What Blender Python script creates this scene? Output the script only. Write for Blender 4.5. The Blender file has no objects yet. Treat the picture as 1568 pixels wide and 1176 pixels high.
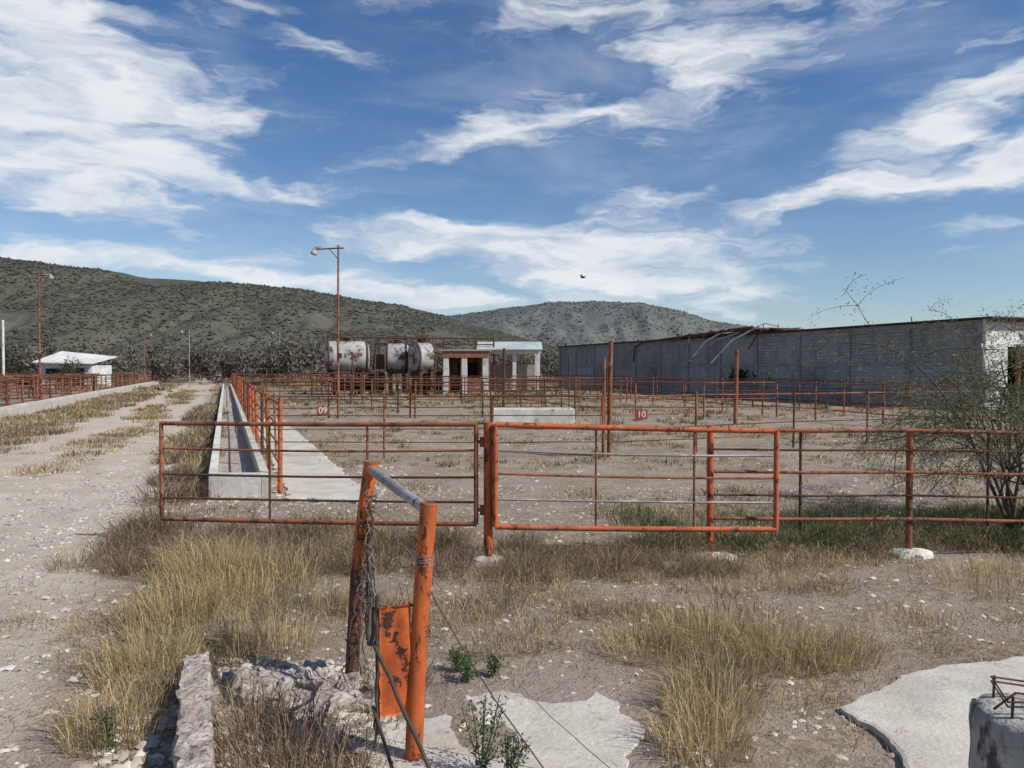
import bpy, math, random
import numpy as np
from mathutils import Vector, Matrix, noise as mnoise
random.seed(7); rng=np.random.default_rng(7)
scene=bpy.context.scene
scene.view_settings.view_transform='Standard'
scene.view_settings.look='None'
scene.view_settings.exposure=0

# ------------------------------------------------------------ helpers
def link(o): scene.collection.objects.link(o); return o
def empty(name,loc=(0,0,0),rz=0):
    o=bpy.data.objects.new(name,None); o.location=loc; o.rotation_euler=(0,0,rz); return link(o)
class NT:
    def __init__(s,tree): s.t=tree; s.n=tree.nodes; s.l=tree.links
    def node(s,typ,**kw):
        n=s.n.new(typ)
        for k,v in kw.items(): setattr(n,k,v)
        return n
    def put(s,sock,val):
        if isinstance(val,bpy.types.NodeSocket): s.l.new(val,sock)
        elif val is not None:
            if hasattr(sock,'default_value'):
                try: sock.default_value=val
                except Exception:
                    sock.default_value=tuple(val)+(1,)
    def math(s,op,a,b=None,c=None,clamp=False):
        n=s.node('ShaderNodeMath',operation=op,use_clamp=clamp)
        s.put(n.inputs[0],a)
        if b is not None: s.put(n.inputs[1],b)
        if c is not None: s.put(n.inputs[2],c)
        return n.outputs[0]
    def noise(s,vec,scale,detail=4,rough=.55,dist=0,color=False):
        n=s.node('ShaderNodeTexNoise')
        s.put(n.inputs['Vector'],vec); n.inputs['Scale'].default_value=scale
        n.inputs['Detail'].default_value=detail; n.inputs['Roughness'].default_value=rough
        n.inputs['Distortion'].default_value=dist
        return n.outputs['Color' if color else 'Fac']
    def ramp(s,fac,a,b):
        n=s.node('ShaderNodeMapRange',interpolation_type='SMOOTHSTEP'); s.put(n.inputs[0],fac)
        n.inputs[1].default_value=a; n.inputs[2].default_value=b
        return n.outputs[0]
    def mix(s,fac,a,b,mode='MIX'):
        n=s.node('ShaderNodeMix',data_type='RGBA',blend_type=mode)
        s.put(n.inputs[0],fac)
        for i,v in ((6,a),(7,b)):
            if isinstance(v,bpy.types.NodeSocket): s.l.new(v,n.inputs[i])
            else: n.inputs[i].default_value=tuple(v)[:3]+(1,)
        return n.outputs[2]
    def bump(s,h,strength=.4,dist=.01):
        n=s.node('ShaderNodeBump'); s.put(n.inputs['Height'],h)
        n.inputs['Strength'].default_value=strength; n.inputs['Distance'].default_value=dist
        return n.outputs[0]
def newmat(name):
    m=bpy.data.materials.new(name); m.use_nodes=True
    t=NT(m.node_tree); b=t.n['Principled BSDF']
    tc=t.node('ShaderNodeTexCoord').outputs['Object']
    return m,t,b,tc
def patchy(name,a,b_,c=None,s1=3,s2=20,lo=.4,hi=.6,clo=.6,chi=.7,rough=.8,metal=0,bump=.3,bd=.01,bs=40,spec=.3,crack=0,d=None,streak=None,ca=.3):
    m,t,b,tc=newmat(name)
    f=t.ramp(t.noise(tc,s1,5),lo,hi)
    col=t.mix(f,a,b_)
    tv=tc
    if streak:
        mp=t.node('ShaderNodeMapping'); mp.inputs['Scale'].default_value=(1,1,streak); t.l.new(tc,mp.inputs[0]); tv=mp.outputs[0]
    if d is not None: col=t.mix(t.math('MULTIPLY',t.ramp(t.noise(tv,s2*.45,6,.7),.5,.66),.75),col,d)
    if c is not None: col=t.mix(t.ramp(t.noise(tv,s2,6,.68),clo,chi),col,c)
    fine=t.noise(tc,bs,5,.6)
    col=t.mix(1.0,col,t.mix(fine,(.72,.72,.72),(1.25,1.25,1.25)),'MULTIPLY')
    if crack:
        wv=t.node('ShaderNodeVectorMath',operation='ADD'); t.l.new(tc,wv.inputs[0])
        sm=t.node('ShaderNodeVectorMath',operation='SCALE'); t.l.new(t.noise(tc,4,5,.65,color=True),sm.inputs[0]); sm.inputs['Scale'].default_value=.5; t.l.new(sm.outputs[0],wv.inputs[1])
        vo=t.node('ShaderNodeTexVoronoi',feature='DISTANCE_TO_EDGE'); t.l.new(wv.outputs[0],vo.inputs['Vector']); vo.inputs['Scale'].default_value=crack
        ck=t.math('SUBTRACT',1,t.ramp(vo.outputs['Distance'],.001,.007))
        ck=t.math('MULTIPLY',ck,t.ramp(t.noise(tc,2.1,3),.45,.6))
        col=t.mix(t.math('MULTIPLY',ck,ca),col,(.14,.12,.10))
        col=t.mix(t.math('MULTIPLY',t.ramp(t.noise(tc,1.7,6,.7),.52,.68),.55),col,(.36,.29,.225))
    t.put(b.inputs['Base Color'],col)
    b.inputs['Roughness'].default_value=rough; b.inputs['Metallic'].default_value=metal
    b.inputs['Specular IOR Level'].default_value=spec
    t.put(b.inputs['Normal'],t.bump(fine,bump,bd))
    return m
M={}
M['orange']=patchy('orange_paint',(.50,.12,.04),(.37,.095,.038),(.085,.034,.02),s1=4,s2=13,clo=.54,chi=.62,rough=.65,bump=.35,bd=.004,bs=60,d=(.42,.19,.11))
M['orange_near']=patchy('orange_paint_scuffed',(.56,.125,.032),(.43,.10,.03),(.07,.028,.016),s1=5,s2=17,clo=.545,chi=.60,rough=.55,bump=.6,bd=.004,bs=90,d=(.30,.085,.032),streak=.3)
M['orange_old']=patchy('orange_paint_weathered',(.36,.115,.052),(.23,.085,.045),(.09,.045,.03),s1=2.2,s2=8,clo=.49,chi=.61,rough=.8,bump=.3,bd=.004,d=(.32,.19,.135))
M['rust']=patchy('rusty_steel',(.13,.06,.035),(.07,.04,.028),(.26,.09,.04),s1=5,s2=14,clo=.58,chi=.68,rough=.85,bump=.5,bd=.004)
M['grey']=patchy('galvanised_steel',(.38,.38,.38),(.24,.23,.22),(.18,.09,.055),s1=3,s2=10,clo=.56,chi=.66,rough=.55,metal=.2,bump=.2,bd=.002)
M['conc']=patchy('pale_concrete',(.60,.55,.47),(.51,.465,.40),(.30,.26,.22),s1=1.6,s2=6,clo=.58,chi=.8,rough=.95,bump=.7,bd=.012,bs=34,crack=.7,d=(.44,.40,.34))
M['conc_white']=patchy('whitewashed_concrete',(.70,.67,.60),(.58,.54,.47),(.27,.23,.19),s1=1.4,s2=5,clo=.56,chi=.70,rough=.95,bump=.5,bd=.01,bs=25,d=(.45,.41,.35))
M['conc_rough']=patchy('crumbling_concrete',(.54,.47,.41),(.36,.30,.26),(.12,.09,.075),s1=9,s2=26,clo=.52,chi=.66,rough=1,bump=1,bd=.03,bs=30,d=(.40,.29,.23))
M['dark']=patchy('dark_opening',(.03,.028,.026),(.02,.02,.02),rough=.9)  # near-black colour painting the shade inside openings; also joints and roof scraps
M['wire']=patchy('old_wire',(.06,.05,.045),(.10,.06,.04),rough=.8,bs=80)
M['cable']=patchy('grey_wire',(.22,.21,.20),(.14,.13,.12),rough=.6,bs=80)
M['tank']=patchy('aluminium_tank_paint',(.46,.46,.45),(.30,.295,.285),(.11,.052,.03),s1=1.0,s2=1.1,clo=.52,chi=.585,rough=.6,metal=.1,bump=.2,bs=8,d=(.55,.54,.52))
M['brick']=patchy('red_plaster_brick',(.30,.12,.08),(.24,.11,.07),(.36,.29,.24),s1=1.5,s2=3,clo=.56,chi=.64,rough=.9,bs=10)
M['white']=patchy('white_paint',(.70,.70,.67),(.60,.59,.56),(.36,.32,.27),s1=.8,s2=2.2,clo=.54,chi=.68,rough=.85,bs=14,d=(.50,.48,.44))
M['sheet']=patchy('pale_roof_sheet',(.48,.54,.50),(.40,.44,.41),(.28,.24,.2),s1=.6,s2=2,clo=.6,chi=.75,rough=.6,bs=8)
M['roofred']=patchy('dark_red_roof_sheet',(.10,.03,.025),(.05,.025,.02),rough=.7,s1=.5,bs=6)
M['bark']=patchy('mesquite_bark',(.13,.105,.08),(.08,.065,.05),rough=.95,bump=.8,bs=50)
M['lamp']=patchy('lamp_housing',(.42,.41,.36),(.30,.28,.24),rough=.5,bs=10)
M['signred']=patchy('sign_red',(.42,.07,.035),(.30,.06,.04),rough=.6)
M['bird']=patchy('dark_feathers',(.03,.028,.028),(.05,.045,.04),rough=.8)
M['plate']=patchy('rusty_orange_plate',(.58,.125,.03),(.42,.085,.022),(.05,.025,.018),s1=5,s2=9,clo=.54,chi=.575,rough=.65,bump=.6,bd=.006,d=(.28,.07,.028))

def vegmat(name,trans=.3):
    m,t,b,tc=newmat(name)
    a=t.node('ShaderNodeAttribute'); a.attribute_name='col'
    t.put(b.inputs['Base Color'],a.outputs['Color']); b.inputs['Roughness'].default_value=.8
    b.inputs['Specular IOR Level'].default_value=.15
    if trans:
        tr=t.node('ShaderNodeBsdfTranslucent'); t.put(tr.inputs['Color'],a.outputs['Color'])
        mx=t.node('ShaderNodeMixShader'); mx.inputs[0].default_value=trans
        t.l.new(b.outputs[0],mx.inputs[1]); t.l.new(tr.outputs[0],mx.inputs[2])
        t.l.new(mx.outputs[0],t.n['Material Output'].inputs['Surface'])
    return m
M['veg']=vegmat('vegetation'); M['vegfar']=vegmat('distant_vegetation',0)

class MB:
    def __init__(s): s.v=[];s.f=[];s.m=[];s.mats=[];s.sm=[]
    def mi(s,k):
        if k not in s.mats: s.mats.append(k)
        return s.mats.index(k)
    def add(s,vs,fs,k,smooth=False):
        o=len(s.v); s.v+= [tuple(v) for v in vs]; i=s.mi(k)
        for f in fs: s.f.append(tuple(o+a for a in f)); s.m.append(i); s.sm.append(smooth)
    def path(s,pts,r,k,n=8,caps=True):
        pts=[Vector(p) for p in pts]; rs=r if isinstance(r,(list,tuple)) else [r]*len(pts)
        vs=[];fs=[]; ref=None
        for i,p in enumerate(pts):
            d=(pts[min(i+1,len(pts)-1)]-pts[max(i-1,0)])
            if d.length<1e-6: d=Vector((0,0,1))
            d.normalize()
            if ref is None: ref=Vector((0,0,1)) if abs(d.z)<.9 else Vector((1,0,0))
            a=d.cross(ref)
            if a.length<1e-4: a=d.cross(Vector((0,1,0)))
            a.normalize(); b=d.cross(a)
            for j in range(n):
                t=2*math.pi*j/n; vs.append(p+(a*math.cos(t)+b*math.sin(t))*rs[i])
        for i in range(len(pts)-1):
            for j in range(n):
                k2=(j+1)%n; fs.append((i*n+j,i*n+k2,(i+1)*n+k2,(i+1)*n+j))
        s.add(vs,fs,k,True)
        if caps:
            s.add([vs[j] for j in range(n)],[tuple(range(n))],k)
            s.add(vs[-n:],[tuple(reversed(range(n)))],k)
    def tube(s,a,b,r,k,n=10): s.path([a,b],r,k,n)
    def box(s,c,d,k,rz=0,rx=0):
        hx,hy,hz=d[0]/2,d[1]/2,d[2]/2
        R=Matrix.Rotation(rz,3,'Z')@Matrix.Rotation(rx,3,'X')
        vs=[Vector(c)+R@Vector((x*hx,y*hy,z*hz)) for x in(-1,1) for y in(-1,1) for z in(-1,1)]
        s.add(vs,[(0,1,3,2),(4,6,7,5),(0,4,5,1),(2,3,7,6),(0,2,6,4),(1,5,7,3)],k)
    def lathe(s,o,axis,prof,k,n=28):
        axis=Vector(axis).normalized(); ref=Vector((0,0,1)) if abs(axis.z)<.9 else Vector((1,0,0))
        a=axis.cross(ref).normalized(); b=axis.cross(a); vs=[];fs=[]
        for (h,r) in prof:
            for j in range(n):
                t=2*math.pi*j/n; vs.append(Vector(o)+axis*h+(a*math.cos(t)+b*math.sin(t))*r)
        for i in range(len(prof)-1):
            for j in range(n):
                k2=(j+1)%n; fs.append((i*n+j,i*n+k2,(i+1)*n+k2,(i+1)*n+j))
        s.add(vs,fs,k,True)
    def obj(s,name,parent=None):
        me=bpy.data.meshes.new(name); me.from_pydata(s.v,[],s.f)
        for k in s.mats: me.materials.append(M[k])
        me.polygons.foreach_set('material_index',s.m); me.polygons.foreach_set('use_smooth',s.sm); me.update()
        o=bpy.data.objects.new(name,me); link(o)
        if parent is not None: o.parent=parent
        return o

_T=rng.random((256,256))
def vn(x,y):
    xi=np.floor(x).astype(int); yi=np.floor(y).astype(int); fx=x-xi; fy=y-yi
    fx=fx*fx*(3-2*fx); fy=fy*fy*(3-2*fy)
    g=lambda a,b:_T[a%256,b%256]
    return (g(xi,yi)*(1-fx)+g(xi+1,yi)*fx)*(1-fy)+(g(xi,yi+1)*(1-fx)+g(xi+1,yi+1)*fx)*fy
def fbm(x,y,o=4):
    s=0;a=.5;t=0
    for i in range(o): s=s+a*vn(x*2**i+17.3*i,y*2**i+5.1*i); t+=a; a*=.5
    return s/t
def gz(x,y):
    x=np.asarray(x,float); y=np.asarray(y,float)
    near=np.clip(1-(np.hypot(x,y)-30)/60,0.15,1)
    return ((fbm(x*.45+40,y*.45+40,4)-.5)*.11+(fbm(x*2.5+9,y*2.5,3)-.5)*.04)*near-.015

def npmesh(name,V,quads=None,tris=None,mat=None,col=None,smooth=False):
    me=bpy.data.meshes.new(name)
    nq=0 if quads is None else len(quads); nt=0 if tris is None else len(tris)
    loops=[]
    if nq: loops.append(quads.ravel())
    if nt: loops.append(tris.ravel())
    L=np.concatenate(loops).astype(np.int32)
    st=np.concatenate([np.arange(nq)*4, nq*4+np.arange(nt)*3]).astype(np.int32)
    me.vertices.add(len(V)); me.vertices.foreach_set('co',V.astype(np.float32).ravel())
    me.loops.add(len(L)); me.loops.foreach_set('vertex_index',L)
    me.polygons.add(nq+nt); me.polygons.foreach_set('loop_start',st)
    if smooth: me.polygons.foreach_set('use_smooth',np.ones(nq+nt,bool))
    me.update(calc_edges=True)
    if col is not None:
        a=me.color_attributes.new(name='col',type='FLOAT_COLOR',domain='POINT')
        c=np.ones((len(V),4),np.float32); c[:,:3]=col; a.data.foreach_set('color',c.ravel())
    if mat: me.materials.append(mat)
    me.validate()
    o=bpy.data.objects.new(name,me); return link(o)

# ------------------------------------------------------------ camera / light / sky
cam=bpy.data.cameras.new('camera'); co=bpy.data.objects.new('camera',cam); link(co)
cam.sensor_width=36; cam.lens=26.68; cam.clip_end=8000; cam.clip_start=.05
co.location=(0,0,2); co.rotation_euler=(math.radians(90-1.13),0,0); scene.camera=co
el=math.radians(43); azs=math.atan2(.9,-.42)
sd=Vector((math.sin(azs)*math.cos(el),math.cos(azs)*math.cos(el),math.sin(el)))
sun=bpy.data.lights.new('sun','SUN'); sun.energy=4.5; sun.angle=math.radians(.5); sun.color=(1,.955,.88)
so=bpy.data.objects.new('sun',sun); link(so); so.rotation_euler=sd.to_track_quat('Z','Y').to_euler(); so.location=(20,-10,30)
w=bpy.data.worlds.new('World'); scene.world=w; w.use_nodes=True
t=NT(w.node_tree); bg=t.n['Background']
sky=t.node('ShaderNodeTexSky',sky_type='NISHITA'); sky.sun_disc=False
sky.sun_elevation=el; sky.sun_rotation=azs; sky.air_density=1.0; sky.dust_density=.6; sky.ozone_density=2.5; sky.altitude=600
D=t.node('ShaderNodeTexCoord').outputs['Generated']
sp=t.node('ShaderNodeSeparateXYZ'); t.l.new(D,sp.inputs[0])
az=t.math('ARCTAN2',sp.outputs[0],sp.outputs[1]); ele=t.math('ARCSINE',sp.outputs[2])
cb=t.node('ShaderNodeCombineXYZ'); t.l.new(az,cb.inputs[0]); t.l.new(ele,cb.inputs[1]); base=cb.outputs[0]
def vm(op,a,b=None):
    n=t.node('ShaderNodeVectorMath',operation=op); t.put(n.inputs[0],a)
    if b is not None: t.put(n.inputs[1],b)
    return n.outputs[0]
mp=t.node('ShaderNodeMapping'); mp.inputs['Rotation'].default_value=(0,0,.12); mp.inputs['Scale'].default_value=(1,2.8,1); t.l.new(base,mp.inputs[0])
wn=t.noise(mp.outputs[0],5.5,4,.62,color=True)
warp=vm('MULTIPLY',vm('SUBTRACT',wn,(.5,.5,.5)),(.22,.085,0))
wb=vm('ADD',base,warp)
blobs=[(-31,16.5,11,5.5,0,1.0),(-34,21.5,10,4,0,.7),(-32,12.8,11,2.2,0,.95),(-20.5,18,4.5,3,-25,.38),(-22,13.3,11,.9,-2,.75),
(2.5,9.3,16,2.2,-3,1.15),(9,7.2,11,2.2,-3,1.1),(-8,10.2,6,1.3,0,.8),(-29.7,7.6,11,1.3,0,.85),(-14.7,6.2,14,1.1,-3,.8),(-4,4.8,11,1.2,0,.8),
(6,18.2,13,2.0,4,.68),(14.8,21.3,7,2.6,-8,.78),(29,15.6,8,1.6,14,.8),(24.8,12.3,10,1.2,8,.85),(32,18,6,1.4,6,.62),(33,13.3,6,1.7,15,.8),
(11,11.9,6.5,.9,0,.6),(-17,23.5,8,2.6,-25,.36),(23,24,18,2.6,0,.42),(6,25.3,16,2.0,0,.36),(-4.1,16.6,5.5,1.2,12,.55),(33,9,4,1.0,0,.6),(-22.6,9.6,3,1.0,-10,.5),(-17,8,3.2,1.1,0,.5),(15,4.5,7,2,0,.4),
(-80,20,30,10,0,.7),(90,22,30,7,0,.6)]
tot=None
for a,e,rx,ry,ro,s in blobs:
    m=t.node('ShaderNodeMapping',vector_type='TEXTURE')
    m.inputs['Location'].default_value=(math.radians(a),math.radians(e),0)
    m.inputs['Rotation'].default_value=(0,0,math.radians(ro)); m.inputs['Scale'].default_value=(math.radians(rx)*1.25,math.radians(ry)*1.25,1)
    t.l.new(wb,m.inputs[0])
    g=t.node('ShaderNodeTexGradient',gradient_type='SPHERICAL'); t.l.new(m.outputs[0],g.inputs[0])
    v=t.math('MULTIPLY',g.outputs['Fac'],s*1.1)
    tot=v if tot is None else t.math('ADD',tot,v)
tot=t.math('MINIMUM',tot,.85)
mp2=t.node('ShaderNodeMapping'); mp2.inputs['Rotation'].default_value=(0,0,-.22); mp2.inputs['Scale'].default_value=(1,4.0,1); t.l.new(wb,mp2.inputs[0])
fn=t.noise(mp2.outputs[0],7.5,7,.58,.35)
mp3=t.node('ShaderNodeMapping'); mp3.inputs['Rotation'].default_value=(0,0,.5); mp3.inputs['Scale'].default_value=(1,3.5,1); t.l.new(base,mp3.inputs[0])
fn2=t.noise(mp3.outputs[0],3.0,5,.6,.4)
dens=t.math('ADD',tot,t.math('MULTIPLY',t.math('SUBTRACT',fn,.5),1.9))
dens=t.math('ADD',dens,t.math('MULTIPLY',t.math('SUBTRACT',fn2,.5),.5))
cf=t.math('MULTIPLY',t.math('POWER',t.ramp(dens,.02,.98),1.1),.94)
veil=t.math('MULTIPLY',t.ramp(fn2,.42,.75),.26)
cf=t.math('MAXIMUM',cf,veil)
hf=t.ramp(ele,.02,.42)
skyc=t.mix(1.0,sky.outputs[0],t.mix(hf,(.98,1.02,1.06),(.60,.84,1.06)),'MULTIPLY')
ccol=t.mix(t.ramp(fn,.3,.72),(6.6,7.2,8.0),(8.6,8.8,9.0))
fin=t.mix(cf,skyc,ccol)
t.l.new(fin,bg.inputs[0]); bg.inputs[1].default_value=.1

# ------------------------------------------------------------ ground
def axis(lo,hi,step,far,nf):
    core=np.arange(lo,hi+1e-6,step); g=np.geomspace(1,far,nf)
    return np.unique(np.concatenate([lo-g[::-1]*1.0,core,hi+g]))
xs=axis(-9,9,.07,4000,60); ys=axis(1.5,16,.07,4000,60)
X,Y=np.meshgrid(xs,ys); Z=gz(X,Y)
V=np.stack([X.ravel(),Y.ravel(),Z.ravel()],1); nx=len(xs); ny=len(ys)
i=np.arange(nx-1)[None,:]+np.arange(ny-1)[:,None]*nx; i=i.ravel()
Q=np.stack([i,i+1,i+nx+1,i+nx],1)
gm,t,b,tc=newmat('dry_ground')
s_=t.node('ShaderNodeSeparateXYZ'); t.l.new(tc,s_.inputs[0])
sc=t.math('ADD',s_.outputs[0],t.math('MULTIPLY',s_.outputs[1],.378))
n1=t.noise(tc,.35,5,.6); n2=t.noise(tc,1.3,6,.65); n3=t.noise(tc,14,6,.72); n4=t.noise(tc,60,3,.6)
sw=t.math('ADD',sc,t.math('MULTIPLY',t.math('SUBTRACT',n2,.5),2.2))
pm=t.math('MULTIPLY',t.ramp(sw,-6.4,-5.0),t.math('SUBTRACT',1,t.ramp(sw,-1.5,-.8)))
dirt=t.mix(t.ramp(n2,.35,.65),(.28,.21,.16),(.41,.335,.27))
dirt=t.mix(t.ramp(n1,.42,.62),dirt,(.35,.285,.235))
dry=t.mix(t.ramp(n3,.4,.62),(.20,.15,.10),(.37,.29,.195))
dirt=t.mix(t.math('MULTIPLY',t.ramp(t.noise(tc,.9,5,.7),.48,.6),.6),dirt,dry)
dirt=t.mix(t.math('MULTIPLY',t.ramp(t.noise(tc,2.6,5,.7),.54,.66),.5),dirt,(.18,.135,.10))
pathc=t.mix(t.ramp(n2,.35,.7),(.50,.42,.34),(.62,.54,.45))
pathc=t.mix(t.math('MULTIPLY',t.ramp(n3,.5,.7),.35),pathc,(.32,.26,.20))
col=t.mix(pm,dirt,pathc)
far=t.ramp(s_.outputs[1],24,95)
col=t.mix(t.math('MULTIPLY',far,t.math('SUBTRACT',1,t.math('MULTIPLY',pm,.8))),col,t.mix(t.ramp(n1,.4,.6),(.27,.21,.14),(.18,.15,.10)))
col=t.mix(1.0,col,t.mix(n3,(.68,.68,.68),(1.32,1.32,1.32)),'MULTIPLY')
vo=t.node('ShaderNodeTexVoronoi'); t.l.new(tc,vo.inputs['Vector']); vo.inputs['Scale'].default_value=26
peb=t.math('SUBTRACT',1,t.ramp(vo.outputs['Distance'],.12,.30))
pc=t.mix(.70,vo.outputs['Color'],(.54,.48,.41)); pc=t.mix(1.0,pc,(.95,.88,.78),'MULTIPLY')
sel=t.math('MULTIPLY',peb,t.ramp(t.noise(tc,2.2,4,.6),.42,.6))
col=t.mix(t.math('MULTIPLY',sel,.75),col,pc)
t.put(b.inputs['Base Color'],col); b.inputs['Roughness'].default_value=1; b.inputs['Specular IOR Level'].default_value=.1
hh=t.math('ADD',n3,t.math('ADD',t.math('MULTIPLY',sel,.5),t.math('MULTIPLY',n4,.3)))
t.put(b.inputs['Normal'],t.bump(hh,.9,.04))
npmesh('ground',V,quads=Q,mat=gm,smooth=True)

# ------------------------------------------------------------ hills
def hillmat(name,a,b_,c):
    m,t,b,tc=newmat(name)
    f=t.ramp(t.noise(tc,.012,6,.6),.4,.62); col=t.mix(f,a,b_)
    col=t.mix(t.math('MULTIPLY',t.ramp(t.noise(tc,.14,6,.75),.45,.62),.8),col,c)
    col=t.mix(t.math('MULTIPLY',t.ramp(t.noise(tc,.03,6,.7),.58,.70),.5),col,(b_[0]*1.35,b_[1]*1.3,b_[2]*1.25))
    t.put(b.inputs['Base Color'],col); b.inputs['Roughness'].default_value=1; b.inputs['Specular IOR Level'].default_value=0
    t.put(b.inputs['Normal'],t.bump(t.noise(tc,.08,6,.7),.8,5)); return m
def hill(name,ridge,Y0,front,mat,scrubn,scol,ssize,thr=.33):
    rx=[r[0] for r in ridge]; rz=[r[1] for r in ridge]
    gx=np.linspace(rx[0],rx[-1],420); gy=np.linspace(-front,front*1.3,130)
    def H(x,dy):
        r=np.interp(x,rx,rz); p=np.clip(1-np.abs(dy)/front,0,1); p=p*p*(3-2*p)*.55+p*.45
        g=fbm(x*.012+3,dy*.006+3,5); gul=np.abs(g-.5)*2
        return r*p-(1-gul)**2*.26*r*4*p*(1-p)+ (fbm(x*.05,dy*.05,3)-.5)*3*p -1.5
    GX,GY=np.meshgrid(gx,gy); GZ=H(GX,GY)
    V=np.stack([GX.ravel(),(GY+Y0).ravel(),GZ.ravel()],1); n=len(gx)
    i=(np.arange(n-1)[None,:]+np.arange(len(gy)-1)[:,None]*n).ravel()
    npmesh(name,V,quads=np.stack([i,i+1,i+n+1,i+n],1),mat=mat,smooth=True)
    sx=rng.uniform(rx[0],rx[-1],scrubn); sy=-front+rng.random(scrubn)*front*1.05
    k=fbm(sx*.02+8,sy*.02,4)>thr; sx=sx[k]; sy=sy[k]; scrubn=len(sx); sz=H(sx,sy)
    s=ssize*(.35+.9*rng.random(scrubn)**2)
    off=np.array([[1,0,.25],[0,1,.25],[-1,0,.25],[0,-1,.25],[0,0,.85]])
    P=np.stack([sx,sy+Y0,sz-.2],1)[:,None,:]+off[None]*s[:,None,None]*rng.uniform(.7,1.3,(scrubn,5,1))
    o=(np.arange(scrubn)*5)[:,None]
    T=np.concatenate([o+np.array([[0,1,4]]),o+np.array([[1,2,4]]),o+np.array([[2,3,4]]),o+np.array([[3,0,4]])])
    c=np.repeat(np.array(scol)[None]*rng.uniform(.65,1.3,(scrubn,1)),5,0)
    npmesh(name+'_scrub',P.reshape(-1,3),tris=T,mat=M['vegfar'],col=c)
hill('hill',[(-900,118),(-590,112),(-472,106),(-382,95.5),(-334,88),(-292,84.5),(-207,79),(-159,70),(-111,64),(-63,53),(-26,40),(40,24),(110,10),(180,2)],700,330,
     hillmat('hill_scrubland',(.105,.102,.080),(.135,.125,.10),(.078,.080,.062)),60000,(.072,.076,.058),1.5)
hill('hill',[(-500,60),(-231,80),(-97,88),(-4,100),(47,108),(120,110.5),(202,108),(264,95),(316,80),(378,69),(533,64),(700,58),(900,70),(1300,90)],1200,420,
     hillmat('far_hill_hazed_scrubland',(.145,.152,.145),(.17,.175,.165),(.12,.128,.122)),40000,(.115,.124,.115),2.0)  # distance haze is mixed into these blue-grey hill and scrub colours

# ------------------------------------------------------------ vegetation tools
PAL={'dry':np.array([(.56,.42,.21),(.62,.48,.26),(.46,.34,.17),(.36,.26,.14),(.54,.43,.27)]),
 'brown':np.array([(.26,.175,.115),(.20,.14,.095),(.34,.24,.16),(.40,.31,.21),(.15,.11,.08)]),
 'green':np.array([(.10,.13,.045),(.13,.16,.06),(.08,.105,.04),(.18,.185,.085),(.32,.27,.14)]),
 'mix':np.array([(.44,.335,.18),(.36,.275,.16),(.21,.19,.095),(.28,.235,.13),(.49,.385,.22)])}
class Grass:
    def __init__(s): s.P=[];s.h=[];s.w=[];s.L=[];s.c=[]
    def clump(s,x,y,r,n,h,pal='dry',w=.005,lean=.55,rnd=.35):
        a=rng.random(n)*2*math.pi; d=np.sqrt(rng.random(n))*r
        px=x+np.cos(a)*d; py=y+np.sin(a)*d
        s.P.append(np.stack([px,py,gz(px,py)-.01],1))
        s.h.append(h*rng.uniform(.35,1.1,n)*(1-.35*(d/r)**2)); s.w.append(np.full(n,w)*rng.uniform(.6,1.3,n))
        L=np.stack([np.cos(a)*d/r*lean,np.sin(a)*d/r*lean],1)+rng.normal(0,rnd,(n,2)); s.L.append(L)
        pc=PAL[pal][rng.integers(0,5,n)]*rng.uniform(.75,1.2,(n,1)); s.c.append(pc)
    def build(s,name):
        P=np.concatenate(s.P);h=np.concatenate(s.h);w=np.concatenate(s.w);L=np.concatenate(s.L);c=np.concatenate(s.c);n=len(P)
        print(name,'blades',n)
        a=rng.random(n)*math.pi; sd_=np.stack([np.cos(a),np.sin(a),np.zeros(n)],1)*w[:,None]*.5
        L3=np.concatenate([L,np.zeros((n,1))],1); up=np.array([0,0,1.])
        mid=P+L3*h[:,None]*.35+up*h[:,None]*.58
        ln=np.clip(np.linalg.norm(L,axis=1),0,1.8)
        tip=P+L3*h[:,None]*1.0+up*(h*(1-.45*ln))[:,None]
        V=np.stack([P-sd_,P+sd_,mid-sd_*.8,mid+sd_*.8,tip],1).reshape(-1,3)
        o=(np.arange(n)*5)[:,None]
        return npmesh(name,V,quads=o+np.array([[0,1,3,2]]),tris=o+np.array([[2,3,4]]),mat=M['veg'],col=np.repeat(c,5,0))
def S(x,y): return x+.378*y
def blocked(x,y):
    if S(x,y)>-.3 and S(x,y)<2.2 and y>11.6: return True
    if -.62<x<.55 and 3.2<y<4.6: return True
    if x>2.0 and y<4.9+ (x-2.6)*.2: return True
    return False
G=Grass()
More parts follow.
